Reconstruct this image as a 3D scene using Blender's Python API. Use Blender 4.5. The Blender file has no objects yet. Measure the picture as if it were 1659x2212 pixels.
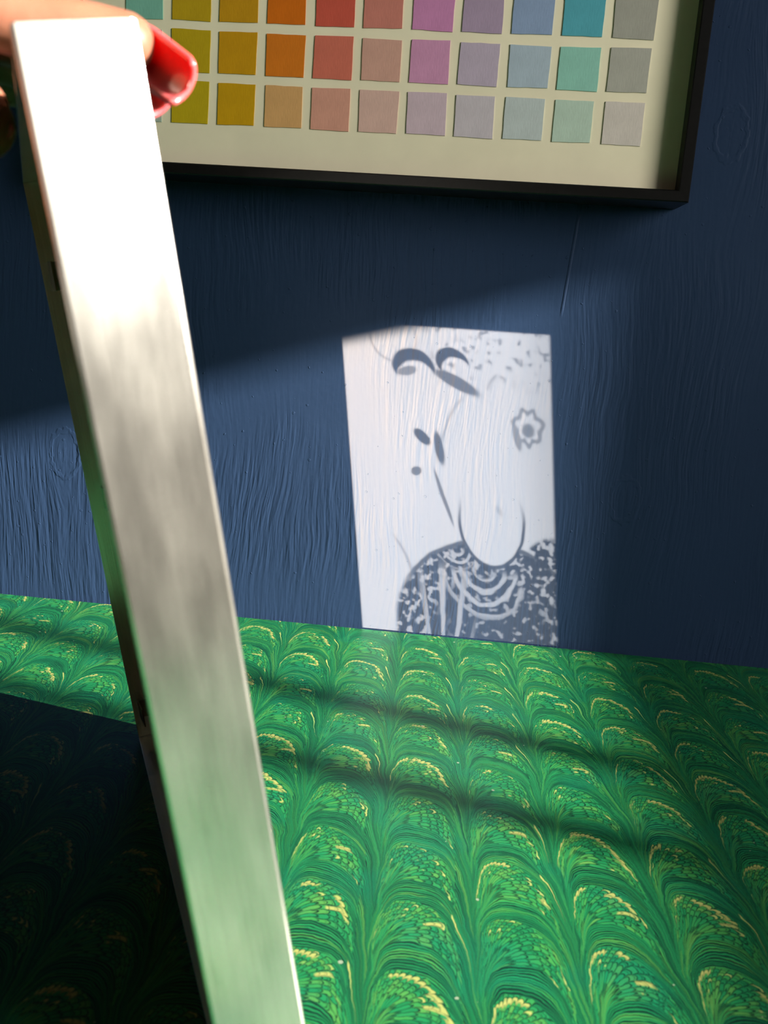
import bpy, bmesh, math, random
from mathutils import Vector, Matrix, Quaternion

random.seed(7)
scene = bpy.context.scene
col = scene.collection
rad = math.radians

# ------------------------------------------------------------------ camera
# solved from the photograph (1659 x 2212): wall plane y = 0, table top z = 0, wall 0.6 m away
F_PX = 2000.0
CAM_C = Vector((0.0, -0.6, 0.22087))
CAM_R = Vector((0.9927, 0.10173, 0.06484)).normalized()
CAM_W = Vector((-0.08486, 0.97087, -0.22406)).normalized()
CAM_U = CAM_R.cross(CAM_W).normalized()
cam_data = bpy.data.cameras.new('camera')
cam = bpy.data.objects.new('camera', cam_data)
col.objects.link(cam)
cam.matrix_world = Matrix(((CAM_R.x, CAM_U.x, -CAM_W.x, CAM_C.x),
                           (CAM_R.y, CAM_U.y, -CAM_W.y, CAM_C.y),
                           (CAM_R.z, CAM_U.z, -CAM_W.z, CAM_C.z),
                           (0, 0, 0, 1)))
cam_data.sensor_fit = 'VERTICAL'
cam_data.sensor_height = 36.0
cam_data.lens = F_PX / 2212.0 * 36.0
cam_data.clip_start = 0.01
cam_data.dof.use_dof = True
cam_data.dof.focus_distance = 0.56
cam_data.dof.aperture_fstop = 20.0
scene.camera = cam


def px(x, y, depth):
    """photo pixel + distance along the view axis -> world point"""
    d = CAM_R * ((x - 829.5) / F_PX) - CAM_U * ((y - 1106.0) / F_PX) + CAM_W
    return CAM_C + d * depth


# ------------------------------------------------------------------ world, sun, sky through the window
world = bpy.data.worlds.new('world')
scene.world = world
world.use_nodes = True
bg = world.node_tree.nodes['Background']
bg.inputs[0].default_value = (0.80, 0.90, 1.0, 1)
bg.inputs[1].default_value = 1.0

SUN_AZ, SUN_EL = rad(15.0), rad(18.0)
SUN_D = Vector((-math.cos(SUN_AZ) * math.cos(SUN_EL), math.sin(SUN_AZ) * math.cos(SUN_EL), -math.sin(SUN_EL)))
sun_data = bpy.data.lights.new('sun', 'SUN')
sun_data.energy = 29.0
sun_data.angle = rad(1.25)
sun_data.color = (1.0, 0.93, 0.82)
sun = bpy.data.objects.new('sun', sun_data)
sun.location = (2.5, -0.9, 1.6)
sun.rotation_mode = 'QUATERNION'
sun.rotation_quaternion = SUN_D.to_track_quat('-Z', 'Y')
col.objects.link(sun)

XW = 1.10                       # inner face of the window wall
sky_data = bpy.data.lights.new('window_sky', 'AREA')
sky_data.shape = 'RECTANGLE'
sky_data.size = 1.25
sky_data.size_y = 0.75
sky_data.energy = 45.0
sky_data.color = (1.0, 0.95, 0.86)
sky = bpy.data.objects.new('window_sky', sky_data)
sky.location = (XW + 0.16, -0.95, 0.72)
sky.rotation_mode = 'QUATERNION'
sky.rotation_quaternion = Vector((-1, 0, 0)).to_track_quat('-Z', 'Z')
col.objects.link(sky)

vs = scene.view_settings
vs.view_transform = 'Standard'
vs.look = 'None'
vs.exposure = 0.0
vs.gamma = 1.0
vs.use_curve_mapping = False
scene.cycles.use_denoising = True
scene.cycles.caustics_reflective = False
scene.cycles.caustics_refractive = False
scene.cycles.max_bounces = 4
scene.cycles.diffuse_bounces = 2
scene.cycles.glossy_bounces = 3
scene.cycles.use_adaptive_sampling = True
scene.cycles.adaptive_threshold = 0.04
scene.cycles.adaptive_min_samples = 12


# ------------------------------------------------------------------ node expression helper
class E:
    """a float socket with arithmetic"""
    tree = None

    def __init__(self, s):
        self.s = s

    @staticmethod
    def m(op, *args, clamp=False):
        n = E.tree.nodes.new('ShaderNodeMath')
        n.operation = op
        n.use_clamp = clamp
        for i, a in enumerate(args):
            if isinstance(a, E):
                E.tree.links.new(a.s, n.inputs[i])
            else:
                n.inputs[i].default_value = float(a)
        return E(n.outputs[0])

    def __add__(s, o): return E.m('ADD', s, o)
    __radd__ = __add__
    def __sub__(s, o): return E.m('SUBTRACT', s, o)
    def __rsub__(s, o): return E.m('SUBTRACT', o, s)
    def __mul__(s, o): return E.m('MULTIPLY', s, o)
    __rmul__ = __mul__
    def __truediv__(s, o): return E.m('DIVIDE', s, o)
    def __rtruediv__(s, o): return E.m('DIVIDE', o, s)
    def __neg__(s): return E.m('MULTIPLY', s, -1.0)


def f_abs(a): return E.m('ABSOLUTE', a)
def f_sin(a): return E.m('SINE', a)
def f_cos(a): return E.m('COSINE', a)
def f_frac(a): return E.m('FRACT', a)
def f_floor(a): return E.m('FLOOR', a)
def f_exp(a): return E.m('EXPONENT', a)
def f_sqrt(a): return E.m('SQRT', a)
def f_pow(a, b): return E.m('POWER', a, b)
def f_min(a, b): return E.m('MINIMUM', a, b)
def f_max(a, b): return E.m('MAXIMUM', a, b)
def f_atan2(a, b): return E.m('ARCTAN2', a, b)
def f_clamp(a): return E.m('ADD', a, 0.0, clamp=True)


def smooth(a, lo, hi):
    n = E.tree.nodes.new('ShaderNodeMapRange')
    n.interpolation_type = 'SMOOTHSTEP'
    if isinstance(a, E):
        E.tree.links.new(a.s, n.inputs[0])
    for i, v in ((1, lo), (2, hi)):
        if isinstance(v, E):
            E.tree.links.new(v.s, n.inputs[i])
        else:
            n.inputs[i].default_value = v
    n.inputs[3].default_value = 0.0
    n.inputs[4].default_value = 1.0
    return E(n.outputs[0])


def below(a, lo, hi):
    return 1.0 - smooth(a, lo, hi)


def lerp(a, b, t):
    return a + (b - a) * t


def vec(x, y, z=0.0):
    n = E.tree.nodes.new('ShaderNodeCombineXYZ')
    for i, a in enumerate((x, y, z)):
        if isinstance(a, E):
            E.tree.links.new(a.s, n.inputs[i])
        else:
            n.inputs[i].default_value = a
    return n.outputs[0]


def noise(v, scale=1.0, detail=2.0, rough=0.5, color=False):
    n = E.tree.nodes.new('ShaderNodeTexNoise')
    n.inputs['Scale'].default_value = scale
    n.inputs['Detail'].default_value = detail
    n.inputs['Roughness'].default_value = rough
    E.tree.links.new(v, n.inputs['Vector'])
    return E(n.outputs[0])


def white(x, y, z=0.0):
    n = E.tree.nodes.new('ShaderNodeTexWhiteNoise')
    n.noise_dimensions = '3D'
    E.tree.links.new(vec(x, y, z), n.inputs['Vector'])
    return E(n.outputs['Value'])


def coords(kind='Object'):
    if kind == 'Position':
        n = E.tree.nodes.new('ShaderNodeNewGeometry')
        out = n.outputs['Position']
    else:
        n = E.tree.nodes.new('ShaderNodeTexCoord')
        out = n.outputs[kind]
    s = E.tree.nodes.new('ShaderNodeSeparateXYZ')
    E.tree.links.new(out, s.inputs[0])
    return E(s.outputs[0]), E(s.outputs[1]), E(s.outputs[2])


def ramp(fac, stops, interp='LINEAR'):
    n = E.tree.nodes.new('ShaderNodeValToRGB')
    n.color_ramp.interpolation = interp
    el = n.color_ramp.elements
    while len(el) < len(stops):
        el.new(0.5)
    for e, (p, c) in zip(el, stops):
        e.position = p
        e.color = (*c, 1)
    E.tree.links.new(fac.s, n.inputs[0])
    return n.outputs[0]


def mixc(fac, a, b):
    n = E.tree.nodes.new('ShaderNodeMix')
    n.data_type = 'RGBA'
    if isinstance(fac, E):
        E.tree.links.new(fac.s, n.inputs[0])
    else:
        n.inputs[0].default_value = fac
    for i, c in ((6, a), (7, b)):
        if isinstance(c, tuple):
            n.inputs[i].default_value = (*c, 1)
        else:
            E.tree.links.new(c, n.inputs[i])
    return n.outputs[2]


def srgb(r, g, b):
    return tuple(((c / 255.0) / 12.92 if c / 255.0 <= 0.04045 else ((c / 255.0 + 0.055) / 1.055) ** 2.4) for c in (r, g, b))


def new_mat(name, color=(0.5, 0.5, 0.5), rough=0.5, metal=0.0, spec=0.5):
    m = bpy.data.materials.new(name)
    m.use_nodes = True
    E.tree = m.node_tree
    b = m.node_tree.nodes['Principled BSDF']
    b.inputs['Base Color'].default_value = (*color, 1)
    b.inputs['Roughness'].default_value = rough
    b.inputs['Metallic'].default_value = metal
    b.inputs['Specular IOR Level'].default_value = spec
    return m, b


def link(sock, b, name):
    E.tree.links.new(sock.s if isinstance(sock, E) else sock, b.inputs[name])


def bump(b, height, strength=0.5, dist=0.001):
    n = E.tree.nodes.new('ShaderNodeBump')
    n.inputs['Strength'].default_value = strength
    n.inputs['Distance'].default_value = dist
    E.tree.links.new(height.s, n.inputs['Height'])
    E.tree.links.new(n.outputs[0], b.inputs['Normal'])


# ------------------------------------------------------------------ abstract ornament (dark = 1)
def ornament(s, t):
    """generic decorative design: s 0..1 across, t 0..1 up; returns dark ink amount"""
    lace_w = noise(vec(s * 12.0, t * 16.0, 6.0), 1.0, 1.0)
    s = s + (lace_w - 0.5) * 0.014
    t = t - (lace_w - 0.5) * 0.010

    def ell(cx, cy, rx, ry, ang=0.0):
        ca, sa = math.cos(ang), math.sin(ang)
        dx, dy = s - cx, (t - cy) * 1.53
        u = (dx * ca + dy * sa) / rx
        v = (dy * ca - dx * sa) / ry
        return f_sqrt(u * u + v * v)

    # mound with scroll work
    dome = ell(0.66, 0.02, 0.48, 0.46)
    hill = below(dome, 0.965, 1.03)
    outline = below(f_abs(dome - 0.985), 0.012, 0.045)
    ring = ell(0.64, 0.235, 0.20, 0.25, 0.12)
    scroll = smooth(f_sin(ring * 24.0 + lace_w * 3.0), 0.0, 0.6) * below(ring, 0.95, 1.25) * smooth(ring, 0.22, 0.30) * below(t, 0.20, 0.235)
    ring2 = ell(0.50, 0.30, 0.10, 0.13, 0.5)
    scroll = f_max(scroll, smooth(f_sin(ring2 * 20.0), 0.1, 0.6) * below(ring2, 0.9, 1.1) * below(t, 0.27, 0.30))
    ang = f_atan2((t + 0.35) * 1.53, s - 0.40)
    rays = smooth(f_sin(ang * 46.0), 0.45, 0.8) * below(t, 0.17, 0.26) * smooth(s, 0.28, 0.36) * below(s, 0.50, 0.62)
    lace_n = noise(vec(s * 26.0, t * 36.0, 1.0), 1.0, 1.5, 0.6)
    lace = smooth(lace_n, 0.50, 0.60) * smooth(dome, 0.50, 0.72)
    lace2 = smooth(lace_n, 0.56, 0.63) * smooth(s, 0.40, 0.55) * 0.7
    pale = f_clamp(f_max(f_max(scroll, rays), f_max(lace, lace2)))
    dark = hill * (1.0 - pale * 0.72)
    dark = f_max(dark, outline * 0.9 * smooth(s, 0.16, 0.30))
    # right hand flourish
    side = below(ell(0.93, 0.25, 0.10, 0.17, -0.5), 0.85, 1.05)
    dark = f_max(dark, side * (1.0 - smooth(lace_n, 0.50, 0.58) * 0.8))
    # pale egg in front of the mound, with its rim
    egg = ell(0.69, 0.39, 0.155, 0.23)
    dark = dark * smooth(egg, 0.97, 1.03)
    dark = f_max(dark, below(f_abs(egg - 1.03), 0.025, 0.075) * below(t, 0.36, 0.48) * 0.95)
    # leaves, crescents and shards
    def crescent(cx, cy, r0, off, a):
        o = ell(cx, cy, r0, r0 * 0.8, a)
        i = ell(cx + off[0], cy + off[1], r0 * 0.9, r0 * 0.75, a)
        return below(o, 0.9, 1.08) * smooth(i, 0.86, 1.05)
    for arg in ((0.34, 0.865, 0.105, (0.012, -0.032), -0.2), (0.53, 0.885, 0.085, (0.02, -0.024), -0.4)):
        dark = f_max(dark, crescent(*arg))
    for (cx, cy, rx, ry, a, k) in ((0.545, 0.825, 0.125, 0.030, -0.45, 0.85), (0.305, 0.85, 0.05, 0.022, 0.3, 0.7),
                                   (0.365, 0.645, 0.050, 0.026, -0.75, 0.95), (0.445, 0.615, 0.021, 0.085, 0.16, 0.9),
                                   (0.325, 0.535, 0.027, 0.022, 0.6, 0.8), (0.455, 0.455, 0.010, 0.15, 0.30, 0.75),
                                   (0.83, 0.665, 0.018, 0.065, 0.2, 0.6), (0.73, 0.425, 0.014, 0.03, 0.5, 0.3)):
        dark = f_max(dark, below(ell(cx, cy, rx, ry, a), 0.75, 1.2) * k)
    fl = ell(0.885, 0.70, 0.072, 0.085)
    petals = f_sin(f_atan2(t - 0.70, s - 0.885) * 7.0)
    dark = f_max(dark, below(f_abs(fl - 0.9 - petals * 0.12), 0.06, 0.24) * 0.6)
    dark = f_max(dark, below(ell(0.885, 0.69, 0.035, 0.04), 0.6, 1.1) * 0.7)
    # fine stem lines and speckle
    for (cx, cy, r, w, lo, hi) in ((1.05, 0.52, 0.62, 0.006, 0.55, 0.80), (-0.12, 0.15, 0.40, 0.006, 0.02, 0.33), (0.25, 0.95, 0.11, 0.005, 0.8, 1.0)):
        d = f_abs(ell(cx, cy, 1.0, 1.0) - r)
        dark = f_max(dark, below(d, w * 0.5, w * 2.0) * smooth(t, lo, lo + 0.04) * below(t, hi - 0.04, hi) * 0.35)
    sp = lace_n
    dark = f_max(dark, smooth(sp, 0.54, 0.68) * smooth(t, 0.74, 0.9) * smooth(s, 0.35, 0.5) * 0.6)
    return f_clamp(dark)


# ------------------------------------------------------------------ sunlight thrown back by the mirror pane
# The pane of the held frame reflects the sun to the wall as a parallel beam.  Path-traced
# mirror caustics of a sun lamp do not converge, so the reflected beam itself is the lamp:
# a collimated rectangle just in front of the pane.
P_BL, P_BR = Vector((-0.0621, 0, 0.0026)), Vector((0.0706, 0, 0.0012))
P_TL = Vector((-0.0885, 0, 0.2075))
BEAM = Vector((0.4132, 0.9100, -0.0352)).normalized()
bz = -BEAM
bx_ = Vector((0, 0, 1)).cross(bz).normalized()
by_ = bz.cross(bx_).normalized()
p_mid = (P_BR + P_TL) * 0.5
beam_c = p_mid - BEAM * 0.178
beam_data = bpy.data.lights.new('reflected_sunbeam', 'AREA')
beam_data.shape = 'RECTANGLE'
beam_data.size = 0.20
beam_data.size_y = 0.235
beam_data.spread = rad(0.45)
beam_data.energy = 4.8
beam_data.color = (1.0, 0.56, 0.275)
beam = bpy.data.objects.new('reflected_sunbeam', beam_data)
beam.matrix_world = Matrix(((bx_.x, by_.x, bz.x, beam_c.x), (bx_.y, by_.y, bz.y, beam_c.y), (bx_.z, by_.z, bz.z, beam_c.z), (0, 0, 0, 1)))
col.objects.link(beam)
beam_data.use_nodes = True
E.tree = beam_data.node_tree
em = beam_data.node_tree.nodes['Emission']
X, Y, Z = coords('Position')
# follow the beam to the wall plane, then to patch coordinates
k = -Y / BEAM.y
wx = X + k * BEAM.x
wz = Z + k * BEAM.z
tt = (wz - P_BL.z) / (P_TL.z - P_BL.z)
ss = (wx - P_BL.x - tt * (P_TL.x - P_BL.x)) / (P_BR.x - P_BL.x)
inside = smooth(ss, -0.006, 0.006) * smooth(tt, -0.03, -0.02) * below(tt, 0.985, 0.993)
inside = inside * below(ss, 0.99, 1.01)
# the window head shades the upper far corner of the pane
inside = inside * below(tt - 0.17 * ss, 0.895, 0.945)
ink = ornament(ss, tt)
lum = inside * (1.0 - ink * 0.90) * (0.72 + 0.28 * smooth(below(ss, 0.7, 1.1), 0.0, 1.0))
E.tree.links.new((lum * 1.0).s, em.inputs['Strength'])


# ------------------------------------------------------------------ mesh helpers
def tag(o, label=None, cat=None, group=None, kind=None):
    if label: o['label'] = label
    if cat: o['category'] = cat
    if group: o['group'] = group
    if kind: o['kind'] = kind
    return o


def obj_from(name, verts, faces, mat=None, parent=None, smooth_shade=False):
    me = bpy.data.meshes.new(name)
    me.from_pydata([tuple(v) for v in verts], [], faces)
    me.update()
    o = bpy.data.objects.new(name, me)
    col.objects.link(o)
    if mat: me.materials.append(mat)
    if parent: o.parent = parent
    if smooth_shade:
        for p in me.polygons: p.use_smooth = True
    return o


def obj_bm(name, bm, mat=None, parent=None, smooth_shade=False):
    bmesh.ops.recalc_face_normals(bm, faces=bm.faces)
    me = bpy.data.meshes.new(name)
    bm.to_mesh(me)
    bm.free()
    o = bpy.data.objects.new(name, me)
    col.objects.link(o)
    if mat: me.materials.append(mat)
    if parent: o.parent = parent
    if smooth_shade:
        for p in me.polygons: p.use_smooth = True
    return o


def add_box(bm, lo, hi, bevel=0.0):
    lo, hi = Vector(lo), Vector(hi)
    c, d = (lo + hi) / 2, hi - lo
    r = bmesh.ops.create_cube(bm, size=1.0, matrix=Matrix.Translation(c) @ Matrix.Diagonal((d.x, d.y, d.z, 1)))
    if bevel:
        es = list({e for v in r['verts'] for e in v.link_edges})
        bmesh.ops.bevel(bm, geom=es, offset=bevel, segments=2, affect='EDGES', profile=0.5)
    return r


def empty(name, mw):
    o = bpy.data.objects.new(name, None)
    o.empty_display_size = 0.02
    col.objects.link(o)
    o.matrix_world = mw
    return o


# ------------------------------------------------------------------ materials
def mat_wall():
    m, b = new_mat('navy_painted_plywood', rough=0.50, spec=0.06)
    x, y, z = coords('Position')
    # knots pull the grain lines around themselves
    dxs, kn = None, None
    wob = noise(vec(x * 260.0, z * 200.0, 0.0), 1.0, 1.0)
    for (kx, kz, rr) in ((0.1034, 0.1042, 0.010), (0.138, 0.3286, 0.010), (-0.2733, 0.1039, 0.011)):
        ax = x - kx
        az = (z - kz) * 0.62
        r = f_sqrt(ax * ax + az * az)
        push = f_exp(-(r / (rr * 1.7))) * (ax / (f_abs(ax) + 0.003)) * (rr * 1.1)
        rim = below(f_abs(r - rr * (0.72 + 0.4 * wob)), 0.0004, 0.0016) + below(r, rr * 0.3, rr * 0.7) * wob * 0.8
        dxs = push if dxs is None else dxs + push
        kn = rim if kn is None else kn + rim
    gx = x - dxs
    warp = noise(vec(x * 11.0, z * 6.0, 4.0), 1.0, 2.0) - 0.5
    gx = gx + warp * 0.032
    patch = smooth(noise(vec(x * 13.0, z * 9.0, 7.0), 1.0, 1.0), 0.36, 0.64)
    patch = 0.10 + 0.90 * patch
    g1 = noise(vec(gx * 420.0, z * 34.0, 0.0), 1.0, 1.0, 0.55)
    g2 = noise(vec(gx * 190.0, z * 10.0, 3.0), 1.0, 0.0, 0.5)
    g3 = noise(vec(gx * 900.0, z * 130.0, 6.0), 1.0, 1.0, 0.5)
    ridg = g1
    dots = smooth(noise(vec(x * 330.0, z * 330.0, 9.0), 1.0, 0.0), 0.80, 0.86)
    seam = below(f_abs(x - 0.0525 - (z - 0.25) * 0.07), 0.0003, 0.0011) * smooth(z, 0.215, 0.225)
    h = (ridg * 0.85 + g2 * 0.45 + g3 * 0.20) * patch + wob * 0.10 + kn * 0.22 + dots * 0.35 + seam * 0.5
    bump(b, h, 0.62, 0.0011)
    tone = noise(vec(x * 6.0, z * 5.0, 1.0), 1.0, 1.0)
    link(ramp(tone, [(0.3, (0.0152, 0.0305, 0.067)), (0.7, (0.0180, 0.0360, 0.079))]), b, 'Base Color')
    return m


def mat_marbled():
    m, b = new_mat('green_marbled_paper', rough=0.40, spec=0.35)
    x, y, z = coords('Position')
    W, H = 0.0366, 0.0376
    nx = noise(vec(x * 34.0, y * 34.0, 0.0), 1.0, 1.0) - 0.5
    ny = noise(vec(x * 34.0, y * 34.0, 9.0), 1.0, 1.0) - 0.5
    fx = noise(vec(x * 210.0, y * 210.0, 2.0), 1.0, 2.0) - 0.5
    fy = noise(vec(x * 210.0, y * 210.0, 5.0), 1.0, 2.0) - 0.5
    xx = x + nx * 0.006 + fx * 0.0012
    yy = y + ny * 0.008 + fy * 0.0014
    U = (xx + 0.0226 + 0.05 * (yy + 0.25)) / W
    cidx = f_floor(U)
    u = f_frac(U)
    cr = white(cidx, 3.0)
    # combed arches: lines leave the left stem steeply, crest early and run down into the right stem
    arch = 1.05 * f_exp(-(u / 0.080)) + 1.60 * f_exp(-((1.0 - u) / 0.135))
    psi = yy / H + arch + cidx * 0.13 + cr * 0.16 + 0.30
    row = f_floor(psi)
    t = f_frac(psi)
    rr = white(cidx, row, 2.0)
    # fan of scalloped cells under each arch; its fingers radiate from the left stem
    FAN = 0.66
    tp = t / FAN
    uw = f_max(u - 0.015, 0.0) / (0.80 + 0.08 * rr)
    q = f_pow(f_pow(f_max(tp, 0.0005), 3.2) + f_pow(f_max(uw, 0.0005), 3.2), 0.3125) + fy * 0.10
    fan = below(q, 0.985, 1.0) * smooth(u, 0.03, 0.05)
    theta = f_atan2(tp * 0.62 + 0.015, uw + 0.02)
    teeth = theta * (10.5 + f_floor(rr * 4.0)) + rr * 3.0 + fx * 0.9
    tooth = f_frac(teeth) - 0.5
    cusp = f_sqrt(f_clamp(1.0 - tooth * tooth * 4.0))
    par = f_floor(teeth)
    stag = white(par, row, cidx)
    # long fingers low down, short scales near the crest
    ph = f_pow(f_max(q, 0.001), 2.6) * 6.2 - cusp * 0.75 + stag * 0.5
    ph = ph + 2.0
    fi = f_floor(ph)
    ff = f_frac(ph)
    # fine combed lines; close to the stems they run along the stem
    S = psi * 28.0 + 2.0 * noise(vec(u * 3.0, psi * 5.0, cidx), 1.0, 2.0)
    sm = f_max(below(u, 0.075, 0.09), smooth(u, 0.83, 0.85))
    S3 = psi * 11.0 + 1.0 * noise(vec(u * 5.0, psi * 4.0, cidx), 1.0, 1.0)
    si = lerp(f_floor(S), f_floor(S3) + 300.0, smooth(sm, 0.49, 0.51))
    sf = lerp(f_frac(S), f_frac(S3), smooth(sm, 0.49, 0.51))
    wide = 0.24 + 0.42 * white(si, cidx, 7.0)
    line1 = below(f_abs(sf - 0.5) * 2.0, wide - 0.10, wide + 0.14)
    brk = 0.55 + 0.45 * smooth(noise(vec(psi * 28.0, u * 7.0, cidx + 1.0), 1.0, 1.0), 0.28, 0.44)
    line1 = line1 * brk
    S2 = psi * 8.0 + 1.5 * noise(vec(u * 4.0, psi * 3.0, cidx + 4.0), 1.0, 1.0)
    tone1 = white(si, cidx, 1.0) * 0.55 + white(f_floor(S2), cidx, 5.0) * 0.45
    cell_edge = f_max(smooth(ff, 0.72, 0.88), below(0.5 - f_abs(tooth), 0.05, 0.14) * smooth(ff, -0.1, 0.35))
    inner = below(f_abs(ff - 0.55), 0.03, 0.09) * smooth(white(fi, par, row + 3.0), 0.50, 0.55) * smooth(q, 0.55, 0.7)
    tone2 = white(fi, par, row + cidx * 7.0) * 0.52 + 0.26 + 0.26 * white(fi, row, cidx)
    along = noise(vec(psi * 2.2, u * 2.5, cidx + 2.0), 1.0, 2.0)
    tone = lerp(tone1, tone2, fan)
    stops = [(0.0, (0.004, 0.095, 0.046)), (0.20, (0.008, 0.185, 0.078)), (0.40, (0.014, 0.285, 0.098)),
             (0.58, (0.020, 0.360, 0.125)), (0.76, (0.060, 0.430, 0.105)), (1.0, (0.165, 0.500, 0.115))]
    base = ramp(tone * 0.85 + along * 0.34 - 0.06, stops)
    teal = smooth(noise(vec(x * 30.0, y * 30.0, 3.0), 1.0, 2.0), 0.48, 0.66)
    base = mixc(teal * 0.50, base, (0.006, 0.300, 0.165))
    # yellow crest under the arch
    span = smooth(white(row, cidx, 41.0), 0.24, 0.28)
    seg = smooth(noise(vec(theta * 2.4, row * 5.3, cidx * 3.7), 1.0, 0.0), 0.48, 0.52)
    lev = q - cusp * 0.075 + stag * 0.035
    crest = smooth(lev, 0.80, 0.815) * below(lev, 0.875, 0.89) * seg * span * smooth(theta, 0.22, 0.28)
    fleck = smooth(white(fi, par, row * 3.0 + cidx), 0.94, 0.945) * smooth(ff, 0.12, 0.2) * below(ff, 0.5, 0.6) * smooth(q, 0.6, 0.65)
    tail = below(f_abs(theta - 0.30 - rr * 0.2), 0.015, 0.045) * smooth(q, 0.62, 0.66) * below(q, 0.84, 0.90) * smooth(white(row, cidx, 21.0), 0.55, 0.56)
    tap = smooth(u, 0.955, 0.80)
    spike = below(f_abs(t - 0.72 - 0.08 * rr), 0.028 * tap, 0.036 * tap + 0.004) * smooth(u, 0.79, 0.80) * below(u, 0.94, 0.95) * smooth(white(row, cidx, 31.0), 0.66, 0.67)
    yel = f_clamp(f_max(f_max(crest, f_max(fleck, tail)) * fan, spike))
    base = mixc(yel, base, (0.60, 0.66, 0.21))
    ink = f_max(line1 * (1.0 - fan) * 0.93 * (1.0 - spike), f_max(cell_edge, inner * 0.75) * fan * 0.94 * (1.0 - 0.5 * yel))
    base = mixc(f_clamp(ink), base, (0.003, 0.034, 0.024))
    dust = smooth(noise(vec(x * 300.0, y * 300.0, 14.0), 1.0, 0.0), 0.872, 0.885)
    base = mixc(dust * 0.7, base, (0.62, 0.70, 0.55))
    gm = E.tree.nodes.new('ShaderNodeMix')
    gm.data_type = 'RGBA'
    gm.blend_type = 'MULTIPLY'
    gm.inputs[0].default_value = 1.0
    E.tree.links.new(base, gm.inputs[6])
    gm.inputs[7].default_value = (0.45, 0.45, 0.43, 1)
    link(gm.outputs[2], b, 'Base Color')
    fib = noise(vec(x * 1500.0, y * 1500.0, 0.0), 1.0, 2.0)
    bump(b, fib, 0.10, 0.0004)
    return m


def mat_brushed(name, c0, c1, rough, aniso, tangent_attr=None, bumpd=0.00012):
    """brushed metal; object space y runs along the rail"""
    m, b = new_mat(name, c0, rough=rough, metal=1.0)
    x, y, z = coords('Object')
    st = noise(vec(x * 900.0, y * 9.0, z * 900.0), 1.0, 3.0, 0.6)
    blot = noise(vec(x * 130.0, y * 34.0, z * 130.0), 1.0, 3.0, 0.55)
    mixf = f_clamp(st * 0.7 + blot * 0.6 - 0.15)
    link(ramp(mixf, [(0.25, c0), (0.75, c1)]), b, 'Base Color')
    link(rough * 0.75 + blot * rough * 0.5, b, 'Roughness')
    b.inputs['Anisotropic'].default_value = aniso
    if aniso:
        t = E.tree.nodes.new('ShaderNodeTangent')
        t.direction_type = 'RADIAL'
        t.axis = 'Y'
        E.tree.links.new(t.outputs[0], b.inputs['Tangent'])
    bump(b, st * 0.7 + blot * 0.8, 0.35, bumpd)
    # worn, lightly oxidised film: part of the surface scatters widely
    g = E.tree.nodes.new('ShaderNodeBsdfAnisotropic')
    g.inputs['Color'].default_value = (0.82, 0.79, 0.72, 1)
    g.inputs['Roughness'].default_value = 0.62
    mx = E.tree.nodes.new('ShaderNodeMixShader')
    E.tree.links.new((0.02 + 0.10 * blot).s, mx.inputs[0])
    E.tree.links.new(b.outputs[0], mx.inputs[1])
    E.tree.links.new(g.outputs[0], mx.inputs[2])
    E.tree.links.new(mx.outputs[0], E.tree.nodes['Material Output'].inputs[0])
    return m


def mat_simple(name, c, rough=0.5, spec=0.4, var=0.08, scale=60.0, metal=0.0, bumps=0.0):
    m, b = new_mat(name, c, rough, metal, spec)
    x, y, z = coords('Object')
    n = noise(vec(x * scale, y * scale, z * scale), 1.0, 3.0)
    lo = tuple(max(0.0, v * (1 - var)) for v in c)
    hi = tuple(min(1.0, v * (1 + var)) for v in c)
    link(ramp(n, [(0.3, lo), (0.7, hi)]), b, 'Base Color')
    if bumps:
        bump(b, n, bumps, 0.0005)
    return m


M_WALL = mat_wall()
M_PAPER = mat_marbled()
M_ROOM = mat_simple('warm_grey_plaster', (0.13, 0.12, 0.105), 0.8, 0.2, 0.05, 6.0)
M_FLOOR = mat_simple('oak_floor', (0.30, 0.19, 0.10), 0.5, 0.4, 0.25, 8.0)
M_WINDOW = mat_simple('white_window_paint', (0.75, 0.73, 0.68), 0.45, 0.4, 0.04, 20.0)
M_BLACK = mat_simple('black_satin_frame', (0.004, 0.004, 0.004), 0.35, 0.22, 0.3, 300.0)
M_CARD = mat_simple('cream_card', (0.90, 0.84, 0.62), 0.85, 0.15, 0.03, 45.0, bumps=0.15)
M_ALU = mat_brushed('brushed_aluminium', (0.70, 0.68, 0.64), (0.94, 0.92, 0.87), 0.23, 0.80)
M_BOARD = mat_simple('brown_backboard', (0.42, 0.25, 0.13), 0.75, 0.2, 0.2, 120.0)
M_CLIP = mat_simple('spring_steel', (0.32, 0.28, 0.24), 0.35, 0.5, 0.2, 200.0, metal=1.0)
M_TABLE = mat_simple('dark_table_wood', (0.06, 0.035, 0.02), 0.5, 0.4, 0.25, 30.0)

# ------------------------------------------------------------------ the setting
TZ = -0.74           # floor level
YF, XL, ZC = -2.6, -1.7, 1.75
WT = 0.12


def struct(name, boxes, mat):
    bm = bmesh.new()
    for lo, hi in boxes:
        add_box(bm, lo, hi)
    o = obj_bm(name, bm, mat)
    o['kind'] = 'structure'
    return o


struct('floor', [((XL - WT, YF - WT, TZ - 0.05), (XW + WT, WT, TZ))], M_FLOOR)
struct('wall_back', [((XL - WT, 0.0, TZ), (XW + WT, 0.05, ZC))], M_WALL)
struct('wall_left', [((XL - WT, YF, TZ), (XL, 0.0, ZC))], M_ROOM)
struct('wall_front', [((XL - WT, YF - WT, TZ), (XW + WT, YF, ZC))], M_ROOM)
struct('ceiling', [((XL - WT, YF - WT, ZC), (XW + WT, 0.05, ZC + 0.05))], M_ROOM)
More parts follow.
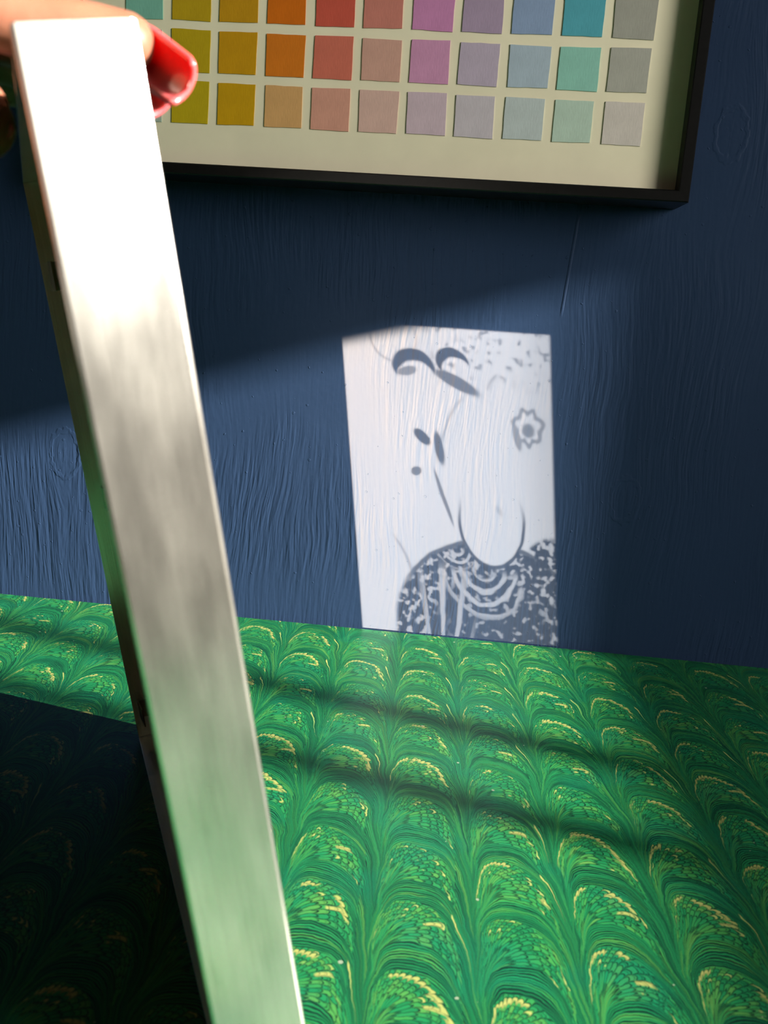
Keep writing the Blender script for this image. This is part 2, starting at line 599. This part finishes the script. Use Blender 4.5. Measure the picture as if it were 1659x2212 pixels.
# window wall: the opening starts 0.27 m from the back wall; its low head near the corner steps up further on
SILL, HEAD1, HEAD2 = 0.333, 0.602, 1.08
JAMB, STEP, END = -0.279, -0.60, -1.55
struct('wall_right', [((XW, JAMB, TZ), (XW + 0.05, 0.0, ZC)),
                      ((XW, END, TZ), (XW + 0.05, JAMB, SILL)),
                      ((XW, STEP, HEAD1), (XW + 0.05, JAMB, ZC)),
                      ((XW, END, HEAD2), (XW + 0.05, STEP, ZC)),
                      ((XW, YF, TZ), (XW + 0.05, END, ZC))], M_ROOM)
win = empty('window_1', Matrix.Translation((XW + 0.025, -0.9, SILL)))
win['kind'] = 'structure'


def win_bar(name, lo, hi):
    bm = bmesh.new()
    add_box(bm, Vector(lo) - win.location, Vector(hi) - win.location, 0.002)
    return obj_bm(name, bm, M_WINDOW, win)


win_bar('mullion', (XW + 0.006, -0.443, SILL), (XW + 0.030, -0.427, HEAD1))
win_bar('mullion', (XW + 0.006, -0.5195, SILL), (XW + 0.030, -0.5025, HEAD1))
win_bar('mullion', (XW + 0.006, END, SILL), (XW + 0.030, END + 0.02, HEAD2))
win_bar('window_sill', (XW - 0.02, END, SILL - 0.02), (XW + 0.05, JAMB, SILL + 0.002))

# ------------------------------------------------------------------ table
tab = empty('table', Matrix.Translation((-0.15, -0.36, TZ)))
tag(tab, 'table covered with green marbled paper against the navy wall', 'table')


def tab_part(name, lo, hi, mat, bevel):
    bm = bmesh.new()
    add_box(bm, Vector(lo) - tab.location, Vector(hi) - tab.location, bevel)
    return obj_bm(name, bm, mat, tab)


tab_part('tabletop', (-0.95, -0.72, -0.032), (0.65, -0.004, -0.0008), M_TABLE, 0.003)
# paper cover: slightly cockled sheet with turned-down edges
bm = bmesh.new()
NXg, NYg = 90, 46
vg = []
for j in range(NYg + 1):
    for i in range(NXg + 1):
        X_ = -0.95 + 1.6 * i / NXg
        Y_ = -0.722 + (0.722 - 0.0035) * j / NYg
        Zc = 0.0
        vg.append(bm.verts.new(Vector((X_, Y_, Zc)) - tab.location))
W1 = NXg + 1
for j in range(NYg):
    for i in range(NXg):
        bm.faces.new((vg[j * W1 + i], vg[j * W1 + i + 1], vg[(j + 1) * W1 + i + 1], vg[(j + 1) * W1 + i]))
bound = [e for e in bm.edges if e.is_boundary]
ext = bmesh.ops.extrude_edge_only(bm, edges=bound)
for v in ext['geom']:
    if isinstance(v, bmesh.types.BMVert):
        v.co.z -= 0.010
paper = obj_bm('marbled_paper', bm, M_PAPER, tab)
paper['label'] = 'green peacock-patterned marbled paper with yellow crests'
for sx in (-0.92, 0.58):
    for sy in (-0.70, -0.06):
        tab_part('leg', (sx, sy, TZ), (sx + 0.04, sy + 0.04, -0.032), M_TABLE, 0.003)

# ------------------------------------------------------------------ framed colour chart on the wall
FR_L, FR_R, FR_B, FR_T = -0.2460, 0.1046, 0.2908, 0.4800      # inner opening
FR_W, FR_D = 0.0063, 0.040
pic = empty('framed_colour_chart', Matrix.Translation(((FR_L + FR_R) / 2, 0.0, FR_B - FR_W)))
tag(pic, 'black framed card with rows of painted colour squares hanging on navy wall', 'picture')


def mitred_rail(name, axis_from, axis_to, inward, depth_dir, profile, mat, parent, gap=0.0, smooth_shade=False):
    """profile: list of (o, z): o inward from the outer face, z along depth_dir; mitred at 45 degrees"""
    a0, a1 = Vector(axis_from), Vector(axis_to)
    d = (a1 - a0).normalized()
    L = (a1 - a0).length
    inward, depth_dir = Vector(inward), Vector(depth_dir)
    n = len(profile)
    vs_, fs = [], []
    for o, z in profile:
        vs_.append(a0 + d * (o + gap) + inward * o + depth_dir * z)
    for o, z in profile:
        vs_.append(a0 + d * (L - o - gap) + inward * o + depth_dir * z)
    for i in range(n):
        j = (i + 1) % n
        fs.append((i, j, n + j, n + i))
    fs.append(tuple(range(n - 1, -1, -1)))
    fs.append(tuple(range(n, 2 * n)))
    bm = bmesh.new()
    bv = [bm.verts.new(v) for v in vs_]
    for f in fs:
        bm.faces.new([bv[i] for i in f])
    return obj_bm(name, bm, mat, parent, smooth_shade)


pl = pic.location
prof = [(0, 0.0005), (0.004, 0.0005), (0.004, 0.024), (FR_W, 0.024), (FR_W, FR_D - 0.0006), (FR_W - 0.0006, FR_D), (0.0006, FR_D), (0, FR_D - 0.0006)]
oc = [Vector((FR_L - FR_W, 0, FR_B - FR_W)) - pl, Vector((FR_R + FR_W, 0, FR_B - FR_W)) - pl,
      Vector((FR_R + FR_W, 0, FR_T + FR_W)) - pl, Vector((FR_L - FR_W, 0, FR_T + FR_W)) - pl]
for i, inw in enumerate(((0, 0, 1), (-1, 0, 0), (0, 0, -1), (1, 0, 0))):
    mitred_rail('frame_rail', oc[i], oc[(i + 1) % 4], inw, (0, -1, 0), prof, M_BLACK, pic, 0.00005)
CARD_Y = -0.028
bm = bmesh.new()
add_box(bm, Vector((FR_L - 0.0018, CARD_Y, FR_B - 0.0018)) - pl, Vector((FR_R + 0.0018, -0.0245, FR_T + 0.0018)) - pl)
card = obj_bm('card', bm, M_CARD, pic)

SWX0, SWZ0, SPX, SPZ, SWW, SWH = -0.2201, 0.3149, 0.02801, 0.02781, 0.02237, 0.02266
ROWS = [
    [(178, 196, 182), (196, 172, 20), (208, 160, 10), (222, 172, 112), (222, 162, 142), (224, 186, 174), (212, 190, 202), (206, 198, 206), (196, 208, 208), (190, 214, 198), (214, 206, 198)],
    [(168, 194, 180), (194, 166, 20), (206, 152, 12), (220, 124, 28), (214, 116, 96), (214, 166, 150), (212, 152, 190), (192, 178, 198), (176, 194, 208), (146, 204, 188), (174, 174, 164)],
    [(128, 190, 172), (192, 160, 22), (200, 148, 18), (216, 112, 14), (206, 90, 72), (206, 130, 116), (206, 138, 186), (172, 152, 178), (142, 164, 198), (84, 168, 184), (164, 164, 154)],
    [(110, 180, 160), (180, 150, 30), (190, 130, 24), (206, 96, 14), (190, 70, 56), (190, 104, 96), (190, 110, 170), (150, 126, 166), (112, 138, 186), (60, 144, 172), (140, 140, 134)],
    [(90, 166, 146), (164, 138, 30), (180, 116, 24), (196, 82, 14), (172, 52, 44), (172, 80, 80), (176, 90, 154), (130, 104, 150), (88, 116, 172), (40, 122, 158), (116, 116, 112)],
]


def swatch_mat(rgb):
    c = srgb(*rgb)
    m, b = new_mat('painted_square', c, 0.7, 0.0, 0.25)
    x, y, z = coords('Object')
    w1 = noise(vec(x * 1400.0, y * 1400.0, z * 260.0), 1.0, 2.0)
    w2 = noise(vec(x * 90.0, y * 90.0, z * 90.0), 1.0, 3.0)
    link(ramp(w2 * 0.7 + w1 * 0.3, [(0.3, tuple(v * 0.90 for v in c)), (0.7, tuple(min(1, v * 1.07) for v in c))]), b, 'Base Color')
    bump(b, w1 + w2, 0.25, 0.0003)
    return m


rs = random.Random(3)
for r_, line in enumerate(ROWS):
    for c_, rgb in enumerate(line):
        x0, z0 = SWX0 + c_ * SPX, SWZ0 + r_ * SPZ
        ww, hh = SWW + rs.uniform(-0.0005, 0.0004), SWH + rs.uniform(-0.0007, 0.0005)
        cs = [(x0 + rs.uniform(-.0003, .0003), z0 + rs.uniform(-.0003, .0003)), (x0 + ww + rs.uniform(-.0003, .0003), z0 + rs.uniform(-.0004, .0004)),
              (x0 + ww + rs.uniform(-.0004, .0004), z0 + hh + rs.uniform(-.0003, .0003)), (x0 + rs.uniform(-.0004, .0004), z0 + hh + rs.uniform(-.0003, .0003))]
        out = []
        for i in range(4):
            p, q_ = Vector(cs[i]), Vector(cs[(i + 1) % 4])
            for k_ in range(4):
                w_ = p.lerp(q_, k_ / 4)
                if k_:
                    w_ += Vector((rs.uniform(-.00014, .00014), rs.uniform(-.00014, .00014)))
                out.append(w_)
        n = len(out)
        bm = bmesh.new()
        cx, cz = sum(v.x for v in out) / n, sum(v.y for v in out) / n
        base_o = Vector((cx, CARD_Y, cz))
        back = [bm.verts.new(Vector((v.x, CARD_Y, v.y)) - base_o) for v in out]
        fr_ = [bm.verts.new(Vector((v.x, CARD_Y - 0.0006, v.y)) - base_o) for v in out]
        bm.faces.new(fr_)
        for i in range(n):
            bm.faces.new((back[i], back[(i + 1) % n], fr_[(i + 1) % n], fr_[i]))
        o = obj_bm('colour_square', bm, swatch_mat(rgb), pic)
        o.location = base_o - pl

# ------------------------------------------------------------------ held picture frame (seen edge-on)
LA, LB, LT = 0.2530, 0.2649, 0.0212          # width (near to far), height, thickness
FBc = Vector((-0.1500, -0.1905, 0.0))
va = Vector((0.4412, -0.8974, 0.0064)).normalized()
vb = Vector((-0.1680, -0.0756, 0.9829)).normalized()
vn = (-va).cross(vb).normalized()
vb = vn.cross(-va).normalized()
NBc = FBc + va * LA
ex = -va
SLAB = Matrix(((ex.x, vb.x, vn.x, NBc.x), (ex.y, vb.y, vn.y, NBc.y), (ex.z, vb.z, vn.z, NBc.z), (0, 0, 0, 1)))
held = empty('mirror_frame', SLAB)
tag(held, 'brushed aluminium picture frame with mirror pane held upright, edge turned to viewer', 'frame')
c_ = 0.0009
prof = [(c_, 0), (0.0024, 0), (0.0024, LT - 0.0018), (0.0070, LT - 0.0018), (0.0070, LT), (c_, LT),
        (c_ * 0.3, LT - c_ * 0.3), (0, LT - c_), (0, c_), (c_ * 0.3, c_ * 0.3)]
prof = [(0.0024, 0), (0.0024, LT - 0.0018), (0.0070, LT - 0.0018), (0.0070, LT), (c_, LT),
        (c_ * 0.3, LT - c_ * 0.3), (0, LT - c_), (0, c_), (c_ * 0.3, c_ * 0.3), (c_, 0)]
sc_ = [Vector((0, 0, 0)), Vector((LA, 0, 0)), Vector((LA, LB, 0)), Vector((0, LB, 0))]
for i, inw in enumerate(((0, 1, 0), (-1, 0, 0), (0, -1, 0), (1, 0, 0))):
    # every rail is its own object with its local y along the rail so the brushing follows it
    p0, p1 = sc_[i], sc_[(i + 1) % 4]
    dvec = (p1 - p0).normalized()
    inv = Vector(inw)
    zz = dvec.cross(Vector((0, 0, 1)))
    rot = Matrix(((zz.x, dvec.x, 0, p0.x), (zz.y, dvec.y, 0, p0.y), (zz.z, dvec.z, 1, p0.z), (0, 0, 0, 1)))
    loc_in = rot.to_3x3().inverted() @ inv
    o = mitred_rail('rail', (0, 0, 0), (0, (p1 - p0).length, 0), loc_in, (0, 0, 1), prof, M_ALU, held, 0.0001)
    o.matrix_local = rot
bm = bmesh.new()
add_box(bm, (0.0030, 0.0030, 0.0120), (LA - 0.0030, LB - 0.0030, 0.0140))
obj_bm('backboard', bm, M_BOARD, held)


def mat_mirror():
    m, b = new_mat('printed_mirror', (0.9, 0.9, 0.88), 0.03, 1.0)
    x, y, z = coords('Object')
    ink_ = ornament(1.0 - (LA - 0.012 - x) / (LA - 0.024), (y - 0.012) / (LB - 0.024))
    link(mixc(ink_, (0.90, 0.88, 0.84), (0.02, 0.02, 0.022)), b, 'Base Color')
    return m


bm = bmesh.new()
add_box(bm, (0.0030, 0.0030, LT - 0.0042), (LA - 0.0030, LB - 0.0030, LT - 0.0020))
o = obj_bm('mirror_pane', bm, mat_mirror(), held)
o['label'] = 'mirror pane printed with dark scroll ornament'


def clip(y0, h, x0, x1, z0, z1):
    bm = bmesh.new()
    prof_ = [(x1, z0), (x0, z0 + 0.001), (x0 + 0.0004, z0 + 0.0016), (x1 - 0.0008, z0 + 0.0008), (x1 - 0.0008, z1), (x1, z1)]
    lo = [bm.verts.new((x, y0, z)) for x, z in prof_]
    hi = [bm.verts.new((x, y0 + h, z)) for x, z in prof_]
    n = len(prof_)
    bm.faces.new(lo)
    bm.faces.new(hi[::-1])
    for i in range(n):
        bm.faces.new((lo[i], lo[(i + 1) % n], hi[(i + 1) % n], hi[i]))
    obj_bm('spring_clip', bm, M_CLIP, held)


XF = LA - 0.0024
for y0, h, wd_, z0 in ((0.218, 0.012, 0.012, 0.0030), (0.013, 0.009, 0.012, 0.0026), (0.120, 0.010, 0.010, 0.006)):
    clip(y0, h, XF - wd_, XF, z0, z0 + 0.007)
for y0, h in ((0.050, 0.018), (0.165, 0.020), (0.208, 0.010)):
    bm = bmesh.new()
    add_box(bm, (0.0024, y0, 0.0006), (0.0085, y0 + h, 0.0016), 0.0002)
    obj_bm('spring_clip', bm, M_CLIP, held)

# ------------------------------------------------------------------ hand
def mat_skin():
    m, b = new_mat('skin', (0.62, 0.30, 0.19), 0.5, 0.0, 0.35)
    x, y, z = coords('Object')
    n1 = noise(vec(x * 70.0, y * 70.0, z * 70.0), 1.0, 3.0)
    n2 = noise(vec(x * 900.0, y * 900.0, z * 900.0), 1.0, 2.0)
    link(ramp(n1, [(0.3, (0.20, 0.074, 0.044)), (0.7, (0.26, 0.105, 0.064))]), b, 'Base Color')
    b.inputs['Subsurface Weight'].default_value = 0.25
    b.inputs['Subsurface Radius'].default_value = (0.006, 0.0024, 0.0014)
    b.inputs['Subsurface Scale'].default_value = 0.6
    bump(b, n2 + n1, 0.15, 0.0004)
    return m


def mat_nail():
    m, b = new_mat('red_gel_nail', (0.80, 0.012, 0.05), 0.12, 0.0, 0.6)
    x, y, z = coords('Object')
    n1 = noise(vec(x * 120.0, y * 120.0, z * 120.0), 1.0, 2.0)
    link(ramp(n1, [(0.3, (0.52, 0.075, 0.085)), (0.7, (0.60, 0.105, 0.110))]), b, 'Base Color')
    b.inputs['Subsurface Weight'].default_value = 0.45
    b.inputs['Subsurface Radius'].default_value = (0.010, 0.0020, 0.0020)
    b.inputs['Subsurface Scale'].default_value = 0.6
    b.inputs['Coat Weight'].default_value = 0.6
    return m


M_SKIN = mat_skin()
M_NAIL = mat_nail()
hand_o = SLAB @ Vector((0.06, LB + 0.01, -0.03))


def capsule(bm, p, q, r0, r1, seg=16, rings=6):
    """tapered tube with round ends (merged into one surface by the remesh)"""
    d = (q - p)
    L = d.length
    d.normalize()
    a = d.orthogonal().normalized()
    b_ = d.cross(a)
    loops = []
    for i in range(rings + 1):
        th = -math.pi / 2 + (math.pi / 2) * i / rings
        loops.append((p + d * (math.sin(th) * r0), max(1e-5, math.cos(th) * r0)))
    for i in range(rings + 1):
        th = (math.pi / 2) * i / rings
        loops.append((q + d * (math.sin(th) * r1), max(1e-5, math.cos(th) * r1)))
    prev = None
    for c, rr in loops:
        cur = [bm.verts.new(c + (a * math.cos(2 * math.pi * k / seg) + b_ * math.sin(2 * math.pi * k / seg)) * rr) for k in range(seg)]
        if prev:
            for k in range(seg):
                bm.faces.new((prev[k], prev[(k + 1) % seg], cur[(k + 1) % seg], cur[k]))
        else:
            bm.faces.new(cur[::-1])
        prev = cur
    bm.faces.new(prev)


# joints in the frame's own axes: x from the near rail to the far rail, y up the frame, z through it to the mirror side
T0 = LB
P = {
    'i_tip': (0.0520, T0 + 0.0072, 0.0255), 'i_dip': (0.0555, T0 + 0.0120, 0.0065), 'i_pip': (0.0600, T0 + 0.0215, -0.0170), 'i_mcp': (0.0640, T0 + 0.0080, -0.0560),
    'm_tip': (0.0715, T0 + 0.0064, 0.0270), 'm_dip': (0.0745, T0 + 0.0128, 0.0080), 'm_pip': (0.0785, T0 + 0.0235, -0.0180), 'm_mcp': (0.0835, T0 + 0.0085, -0.0590),
    'r_tip': (0.0900, T0 + 0.0064, 0.0245), 'r_dip': (0.0930, T0 + 0.0118, 0.0060), 'r_pip': (0.0965, T0 + 0.0215, -0.0180), 'r_mcp': (0.1020, T0 + 0.0060, -0.0560),
    'p_tip': (0.1060, T0 + 0.0060, 0.0170), 'p_dip': (0.1085, T0 + 0.0098, 0.0020), 'p_pip': (0.1120, T0 + 0.0165, -0.0170), 'p_mcp': (0.1180, T0 + 0.0010, -0.0500),
    't_tip': (0.0560, T0 - 0.0075, -0.0088), 't_ip': (0.0560, T0 - 0.0165, -0.0340), 't_mcp': (0.0600, T0 - 0.0220, -0.0650), 't_cmc': (0.0780, T0 - 0.0240, -0.1000),
    'web2': (0.0640, T0 - 0.0035, -0.0102), 'web': (0.0640, T0 + 0.0010, -0.0420), 'palm': (0.0900, T0 - 0.0030, -0.0850), 'wrist': (0.0880, T0 - 0.0150, -0.1350),
}
for kk in P:
    P[kk] = (SLAB @ Vector(P[kk])) - hand_o
elbow = Vector((-0.44, -0.62, 0.12)) - hand_o
bm = bmesh.new()
for fgr, rr in (('i', (.0092, .0084, .0076, .0066)), ('m', (.0094, .0086, .0078, .0067)), ('r', (.0090, .0082, .0074, .0064)), ('p', (.0082, .0072, .0065, .0057))):
    ch = [P[fgr + '_mcp'], P[fgr + '_pip'], P[fgr + '_dip'], P[fgr + '_tip']]
    for a_, b_2, r0, r1 in ((ch[0], ch[1], rr[0], rr[1]), (ch[1], ch[2], rr[1], rr[2]), (ch[2], ch[3], rr[2], rr[3])):
        capsule(bm, a_, b_2, r0, r1)
    capsule(bm, P['palm'], ch[0], .015, .0105)
    capsule(bm, P['wrist'], ch[0], .017, .0105)
capsule(bm, P['t_ip'], P['t_tip'], .0094, .0078)
capsule(bm, P['t_mcp'], P['t_ip'], .0110, .0098)
capsule(bm, P['t_cmc'], P['t_mcp'], .0150, .0120)
capsule(bm, P['t_mcp'], P['web'], .013, .010)
capsule(bm, P['web'], P['i_mcp'], .0105, .010)
capsule(bm, P['web'], P['web2'], .0105, .0088)
capsule(bm, P['t_mcp'], P['palm'], .013, .015)
capsule(bm, P['wrist'], P['t_cmc'], .020, .016)
capsule(bm, P['wrist'], P['palm'], .021, .018)
capsule(bm, P['wrist'], elbow, .023, .036)
hand = obj_bm('hand', bm, M_SKIN, None, True)
hand.location = hand_o
md = hand.modifiers.new('remesh', 'REMESH')
md.mode = 'VOXEL'
md.voxel_size = 0.0012
md.use_smooth_shade = True
md = hand.modifiers.new('smooth', 'SMOOTH')
md.factor = 0.5
md.iterations = 10
tag(hand, 'hand with long glossy red nails gripping the top of the aluminium frame', 'hand')


def nail(tip, dip, dorsal, length, width, back, r):
    e1 = (tip - dip).normalized()
    e3 = (dorsal - e1 * dorsal.dot(e1)).normalized()
    e2 = e3.cross(e1)
    NL, NW = 14, 12
    bm = bmesh.new()
    top, bot = [], []
    for i in range(NL + 1):
        s = i / NL
        along = -back + (length + back) * s
        wd2 = width * (0.80 + 0.20 * min(1, s * 3)) * (1.0 - 0.06 * s)
        if s > 0.9:
            wd2 *= math.sqrt(max(0.0, 1 - ((s - 0.9) / 0.1) ** 2 * 0.22))
        rowt, rowb = [], []
        for j in range(NW + 1):
            w_ = (j / NW - 0.5) * 2
            th = w_ * 1.05
            R_ = wd2 / (2 * math.sin(1.05))
            lift = R_ * (math.cos(th) - 1.0)
            cur = -0.0016 * (max(0.0, s - 0.25)) ** 2 * 4
            c = tip + e1 * along + e2 * (R_ * math.sin(th)) + e3 * (r * 0.92 + lift + cur)
            nn_ = (e3 * math.cos(th) + e2 * math.sin(th))
            rowt.append(bm.verts.new(c + nn_ * 0.0006))
            rowb.append(bm.verts.new(c - nn_ * 0.0006))
        top.append(rowt)
        bot.append(rowb)
    for i in range(NL):
        for j in range(NW):
            bm.faces.new((top[i][j], top[i][j + 1], top[i + 1][j + 1], top[i + 1][j]))
            bm.faces.new((bot[i][j], bot[i + 1][j], bot[i + 1][j + 1], bot[i][j + 1]))
        bm.faces.new((top[i][0], top[i + 1][0], bot[i + 1][0], bot[i][0]))
        bm.faces.new((top[i][NW], bot[i][NW], bot[i + 1][NW], top[i + 1][NW]))
    for j in range(NW):
        bm.faces.new((top[0][j], bot[0][j], bot[0][j + 1], top[0][j + 1]))
        bm.faces.new((top[NL][j], top[NL][j + 1], bot[NL][j + 1], bot[NL][j]))
    o = obj_bm('nail', bm, M_NAIL, hand, True)
    o['label'] = 'long glossy red nail'
    return o


away = CAM_W * 0.85 + CAM_U * 0.35
i_dir = px(425, 155, 0.206) - px(310, 72, 0.211)
m_dir = px(352, 226, 0.226) - px(290, 162, 0.230)
nail(P['i_tip'], P['i_tip'] - i_dir, away, 0.0195, 0.0112, 0.006, 0.0066)
nail(P['m_tip'], P['m_tip'] - m_dir, away, 0.0160, 0.0112, 0.006, 0.0067)
nail(P['r_tip'], P['r_dip'], vb, 0.0110, 0.0110, 0.007, 0.0064)
nail(P['p_tip'], P['p_dip'], vb, 0.0100, 0.0095, 0.006, 0.0057)
nail(P['t_tip'], P['t_ip'], -vb + ex * 0.6, 0.0060, 0.0120, 0.007, 0.0078)
